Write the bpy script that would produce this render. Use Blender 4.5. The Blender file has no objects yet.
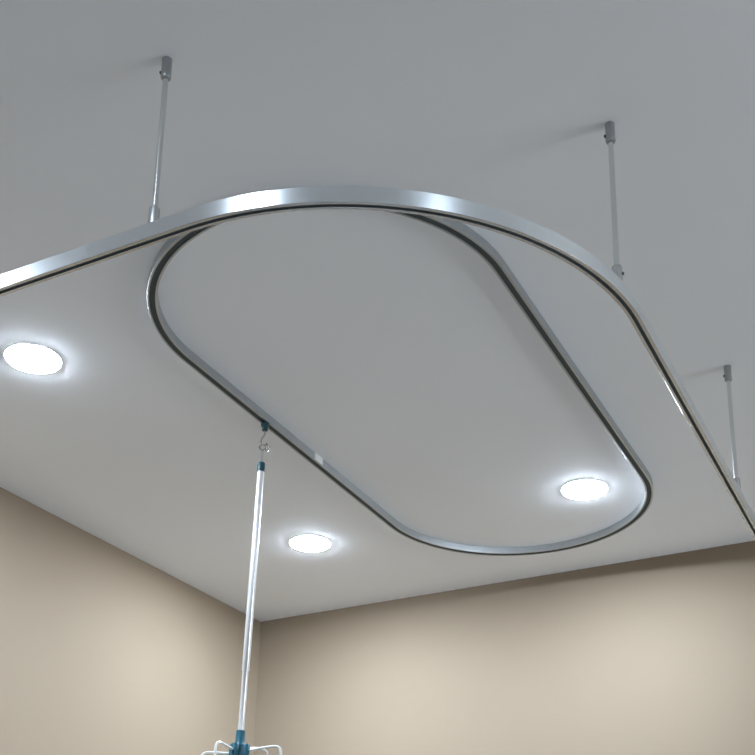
import bpy, bmesh, math
from mathutils import Vector, Matrix

scene = bpy.context.scene
COL = scene.collection
S = 1.25            # metres per calibration unit (camera to ceiling)
CAM_Z = 1.55
CEIL = CAM_Z + S    # 2.80 m

def W(x, y, z=1.0):
    """calibration point (camera at origin, ceiling at 1) -> metres"""
    return Vector((x * S, y * S, CAM_Z + z * S))

# ------------------------------------------------------------------ materials
def new_mat(name):
    m = bpy.data.materials.new(name); m.use_nodes = True
    nt = m.node_tree
    return m, nt, nt.nodes['Principled BSDF']

def plaster(name, col, var=0.03, scale=2.5, bump=0.04, rough=0.85, spec=0.25):
    m, nt, b = new_mat(name)
    tc = nt.nodes.new('ShaderNodeTexCoord')
    n1 = nt.nodes.new('ShaderNodeTexNoise'); n1.inputs['Scale'].default_value = scale; n1.inputs['Detail'].default_value = 3
    nt.links.new(tc.outputs['Object'], n1.inputs['Vector'])
    r = nt.nodes.new('ShaderNodeValToRGB')
    lo = [c * (1 - var) for c in col]; hi = [min(1, c * (1 + var)) for c in col]
    r.color_ramp.elements[0].position = 0.3; r.color_ramp.elements[0].color = (*lo, 1)
    r.color_ramp.elements[1].position = 0.7; r.color_ramp.elements[1].color = (*hi, 1)
    nt.links.new(n1.outputs['Fac'], r.inputs['Fac']); nt.links.new(r.outputs['Color'], b.inputs['Base Color'])
    n2 = nt.nodes.new('ShaderNodeTexNoise'); n2.inputs['Scale'].default_value = 140; n2.inputs['Detail'].default_value = 2
    nt.links.new(tc.outputs['Object'], n2.inputs['Vector'])
    bp = nt.nodes.new('ShaderNodeBump'); bp.inputs['Strength'].default_value = bump; bp.inputs['Distance'].default_value = 0.002
    nt.links.new(n2.outputs['Fac'], bp.inputs['Height']); nt.links.new(bp.outputs['Normal'], b.inputs['Normal'])
    b.inputs['Roughness'].default_value = rough
    b.inputs['Specular IOR Level'].default_value = spec
    return m

def metal(name, col, rough, var=0.06, scale=60, aniso=0.0):
    m, nt, b = new_mat(name)
    b.inputs['Base Color'].default_value = (*col, 1); b.inputs['Metallic'].default_value = 1.0
    tc = nt.nodes.new('ShaderNodeTexCoord')
    n = nt.nodes.new('ShaderNodeTexNoise'); n.inputs['Scale'].default_value = scale; n.inputs['Detail'].default_value = 4
    nt.links.new(tc.outputs['Object'], n.inputs['Vector'])
    mr = nt.nodes.new('ShaderNodeMapRange')
    mr.inputs['To Min'].default_value = max(0.02, rough - var); mr.inputs['To Max'].default_value = rough + var
    nt.links.new(n.outputs['Fac'], mr.inputs['Value']); nt.links.new(mr.outputs['Result'], b.inputs['Roughness'])
    if aniso:      # brushed along the rail: highlights stretch across it
        tg = nt.nodes.new('ShaderNodeTangent'); tg.direction_type = 'UV_MAP'; tg.uv_map = 'brush'
        nt.links.new(tg.outputs['Tangent'], b.inputs['Tangent']); b.inputs['Anisotropic'].default_value = aniso
    return m

def plastic(name, col, rough=0.4, var=0.08, spec=0.5):
    m, nt, b = new_mat(name)
    tc = nt.nodes.new('ShaderNodeTexCoord')
    n = nt.nodes.new('ShaderNodeTexNoise'); n.inputs['Scale'].default_value = 90
    nt.links.new(tc.outputs['Object'], n.inputs['Vector'])
    r = nt.nodes.new('ShaderNodeValToRGB')
    r.color_ramp.elements[0].color = (*[c * (1 - var) for c in col], 1)
    r.color_ramp.elements[1].color = (*[min(1, c * (1 + var)) for c in col], 1)
    nt.links.new(n.outputs['Fac'], r.inputs['Fac']); nt.links.new(r.outputs['Color'], b.inputs['Base Color'])
    b.inputs['Roughness'].default_value = rough; b.inputs['Specular IOR Level'].default_value = spec
    return m

def emitter(name, col, strength):
    m, nt, b = new_mat(name)
    b.inputs['Base Color'].default_value = (0.85, 0.85, 0.85, 1)
    b.inputs['Emission Color'].default_value = (*col, 1)
    b.inputs['Emission Strength'].default_value = strength
    return m

LAMP = 118.0
WINDOW = 2.2
M_ceiling = plaster('ceiling_paint', (0.89, 0.905, 0.92), var=0.012, scale=1.5, bump=0.03, rough=0.8)
M_wall = plaster('beige_wall_paint', (0.276, 0.216, 0.154), var=0.02, scale=1.2, bump=0.05, rough=0.75)
M_floor = plaster('floor_vinyl', (0.50, 0.52, 0.55), var=0.05, scale=6, bump=0.02, rough=0.45)
M_alu = metal('anodised_aluminium', (0.86, 0.91, 0.95), 0.27, 0.006, 8, aniso=0.75)
M_alu_oval = metal('satin_aluminium', (0.50, 0.525, 0.54), 0.42, 0.006, 8)
M_rod = metal('rod_steel', (0.72, 0.74, 0.74), 0.25, 0.01, 12)
M_socket = metal('socket_metal', (0.60, 0.62, 0.63), 0.3, 0.01, 12)
M_pole = metal('pole_aluminium', (0.93, 0.94, 0.95), 0.3, 0.01, 12)
M_pole.node_tree.nodes['Principled BSDF'].inputs['Metallic'].default_value = 0.55
M_cap = metal('grey_cap_metal', (0.42, 0.44, 0.45), 0.45, 0.05)
M_chrome = metal('polished_steel', (0.86, 0.88, 0.90), 0.13, 0.03)
M_wire = plastic('white_coated_wire', (0.83, 0.82, 0.78), 0.3)
M_hookwire = metal('bent_steel_wire', (0.50, 0.48, 0.45), 0.3, 0.05)
M_slot_shade = plastic('slot_shade', (0.085, 0.10, 0.102), 0.7, spec=0.15)  # near-black colour paints in the shade inside the rail slots
M_screw = metal('dark_screw', (0.10, 0.10, 0.10), 0.5)
M_teal = plastic('teal_plastic', (0.006, 0.100, 0.150), 0.38)
M_teal_dark = plastic('dark_teal_plastic', (0.012, 0.062, 0.080), 0.4)
M_white = plastic('white_plastic', (0.80, 0.81, 0.81), 0.35, var=0.02)
M_joint = plastic('pale_joint_plastic', (0.86, 0.87, 0.87), 0.3, var=0.02)
M_lamp = emitter('led_diffuser', (0.85, 0.99, 1.15), LAMP)
M_lamp_dim = emitter('led_diffuser_dim', (0.85, 0.99, 1.15), LAMP * 0.55)
M_sky = emitter('daylit_pane', (0.90, 0.97, 1.0), WINDOW)

# ------------------------------------------------------------------ mesh helpers
def obj(name, bm, mat, parent=None, smooth=35):
    bmesh.ops.remove_doubles(bm, verts=bm.verts, dist=1e-6)
    bmesh.ops.recalc_face_normals(bm, faces=bm.faces)
    me = bpy.data.meshes.new(name); bm.to_mesh(me); bm.free()
    if smooth:
        for p in me.polygons: p.use_smooth = True
        me.set_sharp_from_angle(angle=math.radians(smooth))
    me.materials.append(mat)
    o = bpy.data.objects.new(name, me); COL.objects.link(o)
    if parent is not None: o.parent = parent
    return o

def empty(name, loc, rot=None):
    o = bpy.data.objects.new(name, None); o.empty_display_size = 0.05
    COL.objects.link(o); o.location = loc
    if rot is not None: o.rotation_euler = rot
    return o

def tag(o, label, cat, group=None):
    o['label'] = label; o['category'] = cat
    if group: o['group'] = group
    return o

def add_box(bm, lo, hi, bevel=0.0):
    g = bmesh.ops.create_cube(bm, size=1.0)
    lo = Vector(lo); hi = Vector(hi)
    for v in g['verts']:
        v.co = Vector([(lo[i] + hi[i]) / 2 + v.co[i] * (hi[i] - lo[i]) for i in range(3)])
    if bevel:
        es = list({e for v in g['verts'] for e in v.link_edges})
        bmesh.ops.bevel(bm, geom=es, offset=bevel, segments=2, affect='EDGES', profile=0.5)

def add_lathe(bm, prof, seg=28, mat=None):
    """prof: list of (radius, z); closed at both ends"""
    rings = []
    for r, z in prof:
        if r < 1e-6:
            rings.append([bm.verts.new((0, 0, z))])
        else:
            rings.append([bm.verts.new((r * math.cos(2 * math.pi * k / seg), r * math.sin(2 * math.pi * k / seg), z)) for k in range(seg)])
    vs = [v for R in rings for v in R]
    for a, b in zip(rings, rings[1:]):
        for k in range(seg):
            k2 = (k + 1) % seg
            if len(a) == 1 and len(b) == 1: continue
            if len(a) == 1: bm.faces.new((a[0], b[k2], b[k]))
            elif len(b) == 1: bm.faces.new((a[k], a[k2], b[0]))
            else: bm.faces.new((a[k], a[k2], b[k2], b[k]))
    if len(rings[0]) > 1: bm.faces.new(rings[0])
    if len(rings[-1]) > 1: bm.faces.new(rings[-1])
    if mat is not None:
        for v in vs: v.co = mat @ v.co

def add_tube(bm, pts, r, seg=10, closed=False):
    pts = [Vector(p) for p in pts]; n = len(pts)
    def tang(i):
        if closed: return (pts[(i + 1) % n] - pts[i - 1]).normalized()
        return (pts[min(i + 1, n - 1)] - pts[max(i - 1, 0)]).normalized()
    t = tang(0); ref = Vector((0, 0, 1)) if abs(t.z) < 0.9 else Vector((1, 0, 0))
    u = t.cross(ref).normalized()
    rings = []
    for i in range(n):
        t = tang(i); u = (u - t * u.dot(t)).normalized(); w = t.cross(u)
        rings.append([bm.verts.new(pts[i] + (u * math.cos(2 * math.pi * k / seg) + w * math.sin(2 * math.pi * k / seg)) * r) for k in range(seg)])
    for i in range(n if closed else n - 1):
        a, b = rings[i], rings[(i + 1) % n]
        for k in range(seg): bm.faces.new((a[k], a[(k + 1) % seg], b[(k + 1) % seg], b[k]))
    if not closed:
        bm.faces.new(rings[0]); bm.faces.new(rings[-1])

def smooth_path(ctrl, per=8):
    """Catmull-Rom through control points"""
    P = [Vector(c) for c in ctrl]; P = [2 * P[0] - P[1]] + P + [2 * P[-1] - P[-2]]
    out = []
    for i in range(1, len(P) - 2):
        a, b, c, d = P[i - 1:i + 3]
        for k in range(per):
            t = k / per
            out.append(0.5 * ((2 * b) + (c - a) * t + (2 * a - 5 * b + 4 * c - d) * t * t + (3 * b - a - 3 * c + d) * t ** 3))
    out.append(P[-2]); return out

def add_sweep(bm, path, prof, closed=False, brush=False):
    """sweep a closed (u, z) profile along a horizontal path of (x, y, nx, ny)"""
    rings = [[bm.verts.new((x + nx * u, y + ny * u, z)) for u, z in prof] for x, y, nx, ny in path]
    n = len(path); m = len(prof)
    uv = bm.loops.layers.uv.new('brush') if brush else None
    across = [0.0]
    for k in range(m): across.append(across[-1] + math.dist(prof[k], prof[(k + 1) % m]))
    for i in range(n if closed else n - 1):
        a, b = rings[i], rings[(i + 1) % n]
        for k in range(m):
            f = bm.faces.new((a[k], a[(k + 1) % m], b[(k + 1) % m], b[k]))
            if uv:      # u runs across the rail, v along it
                for lp, u_, v_ in zip(f.loops, (across[k], across[k + 1], across[k + 1], across[k]), (i, i, i + 1, i + 1)):
                    lp[uv].uv = (u_ * 20, v_ * 0.02)
    if not closed:
        bm.faces.new(rings[0]); bm.faces.new(rings[-1])

def channel(w, h, s, t=0.0014, c=0.0004):
    """C-channel with a slot in its underside, z = 0 at the underside"""
    return [(-w + c, 0), (-s, 0), (-s, t), (-w + t, t), (-w + t, h - t), (w - t, h - t), (w - t, t), (s, t), (s, 0),
            (w - c, 0), (w, c), (w, h - c), (w - c, h), (-w + c, h), (-w, h - c), (-w, c)]
def shade_fill(w, h, t=0.0014):  # solid dark strip added inside the channel, standing for the slot's shade
    a = w - t - 0.0003
    return [(-a, t + 0.0006), (a, t + 0.0006), (a, h - t - 0.0003), (-a, h - t - 0.0003)]

# ------------------------------------------------------------------ calibration results (units)
XL, YB, WLA = -1.6171, 2.3983, 0.0346
YO, XO, RO, HO = 0.82420, -0.30552, 0.35472, 0.2268
OCX, OCY, OA, ORAD, OH = -0.7717, 1.6492, 0.3423, 0.2533, 0.014
XR, YF = 1.85, -2.1            # unseen right wall and wall behind the camera

# ------------------------------------------------------------------ room
def struct(name, bm, mat, parent=None, smooth=0):
    o = obj(name, bm, mat, parent, smooth)
    if parent is None: o['kind'] = 'structure'
    return o
T = 0.12
xl, yb, xr, yf = XL * S, YB * S, XR * S, YF * S
b = bmesh.new(); add_box(b, (xl - 0.6, yf - T, CEIL), (xr + T, yb + T, CEIL + T)); struct('ceiling', b, M_ceiling)
b = bmesh.new(); add_box(b, (xl - 0.6, yf - T, -T), (xr + T, yb + T, 0)); struct('floor', b, M_floor)
b = bmesh.new(); add_box(b, (xl - 0.6, yb, 0), (xr + T, yb + T, CEIL)); struct('wall_back', b, M_wall)
b = bmesh.new(); add_box(b, (xl - 0.6, yf - T, 0), (xr + T, yf, CEIL)); struct('wall_front', b, M_wall)
# left wall, a hair out of square as in the photo
b = bmesh.new()
def lx(y): return (XL + WLA * (y / S - 1.8)) * S
foot = [(lx(yf), yf), (lx(yb), yb), (lx(yb) - T, yb), (lx(yf) - T, yf)]
lo = [b.verts.new((x, y, 0)) for x, y in foot]; hi = [b.verts.new((x, y, CEIL)) for x, y in foot]
b.faces.new(lo); b.faces.new(hi)
for k in range(4): b.faces.new((lo[k], lo[(k + 1) % 4], hi[(k + 1) % 4], hi[k]))
struct('wall_left', b, M_wall)
# right wall with a window opening (daylight side, outside the photo)
wy0, wy1, wz0, wz1 = 1.1, 2.5, 1.5, 2.42
b = bmesh.new()
for lo_, hi_ in (((xr, yf, 0), (xr + T, wy0, CEIL)), ((xr, wy1, 0), (xr + T, yb, CEIL)), ((xr, wy0, 0), (xr + T, wy1, wz0)), ((xr, wy0, wz1), (xr + T, wy1, CEIL))):
    add_box(b, lo_, hi_)
struct('wall_right', b, M_wall)
win = bpy.data.objects.new('window_1', None); COL.objects.link(win); win['kind'] = 'structure'
win.location = (xr, (wy0 + wy1) / 2, wz0)
oy = (wy0 + wy1) / 2; hw = (wy1 - wy0) / 2; hh = wz1 - wz0
b = bmesh.new()
for y0, y1, z0, z1 in ((-hw, -hw + .05, 0, hh), (hw - .05, hw, 0, hh), (-.03, .03, 0, hh), (-hw, hw, 0, .05), (-hw, hw, hh - .05, hh)):
    add_box(b, (0.03, y0, z0), (0.08, y1, z1))
struct('window_frame', b, M_white, win)
b = bmesh.new(); add_box(b, (0.05, -hw + .04, .04), (0.056, hw - .04, hh - .04)); struct('pane', b, M_sky, win)

# ------------------------------------------------------------------ tracks
def arc(cx, cy, r, a0, a1, n):
    out = []
    for i in range(n + 1):
        a = a0 + (a1 - a0) * i / n
        out.append((cx + r * math.cos(a), cy + r * math.sin(a), math.cos(a), math.sin(a)))
    return out

yo, xo, ro = YO * S, XO * S, RO * S
zo = CAM_Z + (1 - HO) * S
HT = 0.0228
left_end = lx(yo) + 0.004
path = [(left_end, yo, 0, -1)] + arc(xo - ro, yo + ro, ro, -math.pi / 2, 0, 72) + [(xo, yb - 0.004, 1, 0)]
tr = empty('curtain_track', (xo - ro, yo + ro, zo))
tag(tr, 'wide L-shaped silver curtain rail with a rounded corner, hung on rods below the ceiling', 'curtain track')
loc = [(x - (xo - ro), y - (yo + ro), nx, ny) for x, y, nx, ny in path]
b = bmesh.new(); add_sweep(b, loc, channel(0.0074, HT, 0.0027), brush=True); obj('rail', b, M_alu, tr, 30)
b = bmesh.new(); add_sweep(b, loc, shade_fill(0.0074, HT)); o = obj('slot', b, M_slot_shade, tr, 30); o['label'] = 'dark strip painted as the shade in the slot along the underside of the rail'
for (x, y, ry) in ((left_end - (xo - ro), yo - (yo + ro), 0), (xo - (xo - ro), yb - 0.004 - (yo + ro), 1)):
    b = bmesh.new()
    if ry: add_box(b, (x - .018, y - .001, -.012), (x + .018, y + .004, HT + .012), .0015)
    else: add_box(b, (x - .004, y - .018, -.012), (x + .001, y + .018, HT + .012), .0015)
    obj('wall_flange', b, M_alu, tr, 30)

ocx, ocy, oa, orad = OCX * S, OCY * S, OA * S, ORAD * S
HV = 0.0175
ov = empty('drip_track', (ocx, ocy, CEIL - HV))
tag(ov, 'closed oval grey rail fixed flat against the white ceiling', 'ceiling track')
path = arc(0, oa, orad, 0, math.pi, 72) + arc(0, -oa, orad, math.pi, 2 * math.pi, 72)
b = bmesh.new(); add_sweep(b, path, channel(0.009, HV, 0.0051), True); obj('rail', b, M_alu_oval, ov, 30)
b = bmesh.new(); add_sweep(b, path, shade_fill(0.009, HV), True); o = obj('slot', b, M_slot_shade, ov, 30); o['label'] = 'dark strip painted as the shade in the slot along the underside of the oval rail'
# pale joint sleeve on the left straight
b = bmesh.new(); add_box(b, (-orad + 0.0088, 0.0483 - 0.017, 0.0012), (-orad + 0.0104, 0.0483 + 0.017, HV - 0.0003), .0005)
joint = obj('joint_sleeve', b, M_joint, ov, 30); joint['label'] = 'pale sleeve where the two ends of the oval rail meet'

# ------------------------------------------------------------------ suspension rods
ang2 = -0.1557
rod_spots = [
    (-0.7019 * S, yo, 'silver ceiling rod farthest left, above the long straight stretch of the curtain rail'),
    (xo - ro + ro * math.cos(ang2), yo + ro + ro * math.sin(ang2), 'silver ceiling rod holding the curtain rail at the end of its rounded corner'),
    (xo, 1.7009 * S, 'silver ceiling rod nearest the back wall, at the right edge of the photo')]
L = CEIL - (zo + HT)
def make_rod(x, y, label, socket_screw=False):
    r = empty('suspension_rod', (x, y, zo + HT))
    tag(r, label, 'ceiling rod', 'rods hanging the curtain rail')
    b = bmesh.new(); add_lathe(b, [(0.0037, 0.020), (0.0037, L - 0.026)], 24); obj('shaft', b, M_rod, r)
    b = bmesh.new(); add_lathe(b, [(0.0069, L - 0.0002), (0.0070, L - 0.002), (0.0067, L - 0.005), (0.0067, L - 0.024), (0.0070, L - 0.025), (0.0070, L - 0.029), (0.0062, L - 0.031), (0.0046, L - 0.0315)], 28)
    cap = obj('ceiling_cap', b, M_cap, r); cap['label'] = 'dull grey cap screwed to the ceiling'
    b = bmesh.new()
    add_lathe(b, [(0.0, 0), (0.0022, 0), (0.0024, 0.003), (0.0, 0.003)], 14, Matrix.Translation((-0.0052, -0.002, L - 0.020)) @ Matrix.Rotation(-math.pi / 2, 4, 'Y'))
    obj('set_screw', b, M_screw, cap)
    b = bmesh.new(); add_lathe(b, [(0.0072, 0.0), (0.0070, 0.023), (0.0062, 0.0255), (0.0042, 0.026)], 28)
    so = obj('socket', b, M_socket, r)
    if not socket_screw: return r
    b = bmesh.new()
    add_lathe(b, [(0.0, 0), (0.0021, 0), (0.0022, 0.0022), (0.0, 0.0024)], 14, Matrix.Translation((0.0065, 0.001, 0.013)) @ Matrix.Rotation(math.pi / 2, 4, 'Y'))
    obj('set_screw', b, M_screw, so)
    return r
for k, s in enumerate(rod_spots): make_rod(*s, socket_screw=(k == 1))

# ------------------------------------------------------------------ ceiling lights
def make_light(x, y, label, mat=None):
    r = empty('ceiling_light', (x, y, CEIL))
    tag(r, label, 'ceiling light', 'round white ceiling lights')
    RD, DH = 0.052, 0.0058
    b = bmesh.new()
    prof = [(0.0, -DH)]
    for k in range(1, 9):
        a = k / 8 * math.pi / 2
        prof.append((RD * math.sin(a), -0.002 - (DH - 0.002) * math.cos(a)))
    prof += [(RD, -0.0005)]
    add_lathe(b, prof, 48); d = obj('diffuser', b, mat or M_lamp, r); d['label'] = 'glowing white diffuser'
    b = bmesh.new()
    seg = 48
    add_ring = [(RD + 0.0003, -0.0002), (RD + 0.0003, -0.0021), (RD + 0.0018, -0.0021), (RD + 0.0035, -0.001), (RD + 0.0035, -0.0002)]
    rings = [[b.verts.new((rr * math.cos(2 * math.pi * k / seg), rr * math.sin(2 * math.pi * k / seg), z)) for k in range(seg)] for rr, z in add_ring]
    for i in range(len(rings)):
        p, q = rings[i], rings[(i + 1) % len(rings)]
        for k in range(seg): b.faces.new((p[k], p[(k + 1) % seg], q[(k + 1) % seg], q[k]))
    obj('trim_ring', b, M_white, r)
    return r
make_light(-1.25 * S, 1.2184 * S, 'lit round ceiling light at the left edge of the photo, outside the oval rail')
make_light(-1.2333 * S, 2.0227 * S, 'lit round ceiling light just above the room corner, beside the hanging pole')
make_light(-0.6387 * S, 2.0193 * S, 'lit round ceiling light shining inside the far end of the oval rail')
# lights of the same room that the photo's frame cuts off
make_light(-1.30 * S, 0.41 * S, 'lit round ceiling light over the left end of the curtain rail, out of frame', M_lamp_dim)
make_light(-0.635 * S, 0.41 * S, 'lit round ceiling light in front of the curtain rail, out of frame at the top', M_lamp_dim)
make_light(0.22 * S, 0.45 * S, 'lit round ceiling light in front of the rounded corner, out of frame at upper right', M_lamp_dim)

# ------------------------------------------------------------------ trolley and hanging drip pole
yaw = 0.4798
RIGHT = Vector((math.cos(yaw), math.sin(yaw), 0)); AWAY = Vector((-math.sin(yaw), math.cos(yaw), 0))
hx, hy = ocx - orad, 1.525 * S
tz = CEIL - HV
ro_z = math.atan2(RIGHT.y, RIGHT.x)
tl = empty('track_trolley', (hx, hy, tz), (0, 0, ro_z))
tag(tl, 'small dark teal runner with a wire hook hanging under the oval rail', 'track runner')
b = bmesh.new()
add_lathe(b, [(0.0048, 0.0016), (0.0045, -0.0008), (0.0088, -0.001), (0.0088, -0.006), (0.0064, -0.0085), (0.0060, -0.0165), (0.0046, -0.0175)], 24)
obj('runner_body', b, M_teal_dark, tl)
b = bmesh.new()
add_tube(b, smooth_path([(0, 0, -.0165), (0, 0, -.022), (-.001, 0, -.028), (-.0055, 0, -.036), (-.0068, 0, -.044), (-.0035, 0, -.0505), (.0025, 0, -.0500), (.0060, 0, -.0455)]), .0017)
obj('hook', b, M_hookwire, tl)

# pole: hangs from the hook and leans slightly; local z runs up the tube, origin at the eye ring
ring_z = tz - 0.050
bottom_z = CAM_Z + 0.4604 * S
drop = ring_z - bottom_z
tilt = math.atan2(0.0145, drop)
pole = empty('hanging_drip_pole', Vector((hx, hy, ring_z)) + RIGHT * (-0.0025))
pole.rotation_euler = (Matrix.Rotation(ro_z, 4, 'Z') @ Matrix.Rotation(tilt, 4, 'Y')).to_euler()
tag(pole, 'hanging silver drip pole with teal top cap and teal hook hub at its lower end', 'drip pole')
# eye: ring, a clip and stem
b = bmesh.new()
add_tube(b, [(0.0065 * math.cos(a), 0.0065 * math.sin(a) * 0.5, -0.0055 + 0.0065 * math.sin(a)) for a in [2 * math.pi * k / 24 for k in range(24)]], .0016, 8, True)
add_tube(b, smooth_path([(0.004, 0, -.003), (.0085, .001, .001), (.0130, .001, -.004), (.0125, .001, -.010), (.008, 0, -.0125), (.004, 0, -.008)]), .0016, 8)
obj('ring_clip', b, M_hookwire, pole)
cap_top = -0.0405; cap_bot = -0.0620
b = bmesh.new(); add_tube(b, [(0, 0, -.0115), (0, 0, cap_top + .001)], .0024, 12); obj('stem', b, M_chrome, pole)
b = bmesh.new(); add_lathe(b, [(0.0, cap_top), (0.0058, cap_top), (0.0078, cap_top - .002), (0.0081, cap_top - .006), (0.0081, cap_bot + .001), (0.0076, cap_bot)], 28)
obj('top_cap', b, M_teal_dark, pole)
hub_z = -drop
b = bmesh.new(); add_lathe(b, [(0.0073, cap_bot + .004), (0.0073, -drop * .80), (0.0060, -drop * .80 - .002), (0.0060, hub_z - .01)], 32)
obj('tube', b, M_pole, pole)
# hub: collar, drum and four lobes
b = bmesh.new()
add_lathe(b, [(0.0064, hub_z + .0006), (0.0086, hub_z), (0.0090, hub_z - .003), (0.0088, hub_z - .024), (0.0105, hub_z - .027), (0.0125, hub_z - .029), (0.0125, hub_z - .062), (0.009, hub_z - .068)], 32)
angs = {'A': math.radians(-18), 'B': math.radians(-122), 'C': math.radians(162), 'D': math.radians(58)}
for a in angs.values():
    add_lathe(b, [(0.0, hub_z - .026), (0.0060, hub_z - .0265), (0.0075, hub_z - .029), (0.0075, hub_z - .058), (0.006, hub_z - .060), (0.0, hub_z - .060)], 20,
              Matrix.Translation((0.0135 * math.cos(a), 0.0135 * math.sin(a), 0)))
hub = obj('hook_hub', b, M_teal, pole)
# four wire hooks: out from the hub, slightly up, then down and curled
def wire(a, reach, z0, rise):
    c, s = math.cos(a), math.sin(a)
    ctrl = [(.014, z0), (.030, z0 + rise * .35), (reach * .62, z0 + rise * .85), (reach * .86, z0 + rise), (reach * .97, z0 + rise - .005), (reach, z0 + rise - .018),
            (reach, z0 + rise - .050), (reach + .004, z0 + rise - .066), (reach + .015, z0 + rise - .073), (reach + .027, z0 + rise - .066), (reach + .030, z0 + rise - .048)]
    return smooth_path([(r * c, r * s, z) for r, z in ctrl], 6)
for k, (reach, z0, rise) in {'A': (.086, -.040, .007), 'B': (.070, -.040, .004), 'C': (.080, -.044, .004), 'D': (.088, -.032, .012)}.items():
    b = bmesh.new(); add_tube(b, wire(angs[k], reach, hub_z + z0, rise), .0025, 10)
    obj('hook', b, M_wire, pole)

# ------------------------------------------------------------------ world, camera, view
w = bpy.data.worlds.new('world'); scene.world = w; w.use_nodes = True
bg = w.node_tree.nodes['Background']; bg.inputs['Color'].default_value = (0.6, 0.75, 0.9, 1); bg.inputs['Strength'].default_value = 0.6

F, PITCH, ROLL, YAW, CX, CY = 1230.7495, 0.3104, 0.0158, 0.4798, 385.4878, 655.1655
cp, sp, cr, sr, cy, sy = math.cos(PITCH), math.sin(PITCH), math.cos(ROLL), math.sin(ROLL), math.cos(YAW), math.sin(YAW)
fwd = Vector((-sy * cp, cy * cp, sp)); rgt = Vector((cy, sy, 0)); up = rgt.cross(fwd)
r2 = rgt * cr + up * sr; u2 = up * cr - rgt * sr
cam = bpy.data.cameras.new('camera'); co = bpy.data.objects.new('camera', cam); COL.objects.link(co)
cam.sensor_fit = 'HORIZONTAL'; cam.sensor_width = 36.0; cam.lens = F / 755 * 36
cam.shift_x = -(CX - 377.5) / 755; cam.shift_y = (CY - 377.5) / 755
cam.clip_start = 0.02
Mx = Matrix((r2, u2, -fwd)).transposed().to_4x4(); Mx.translation = (0, 0, CAM_Z)
co.matrix_world = Mx
scene.camera = co

scene.view_settings.view_transform = 'Standard'; scene.view_settings.look = 'None'
scene.view_settings.exposure = 2.06; scene.view_settings.gamma = 1.0; scene.view_settings.use_curve_mapping = False
scene.cycles.max_bounces = 10; scene.cycles.diffuse_bounces = 8
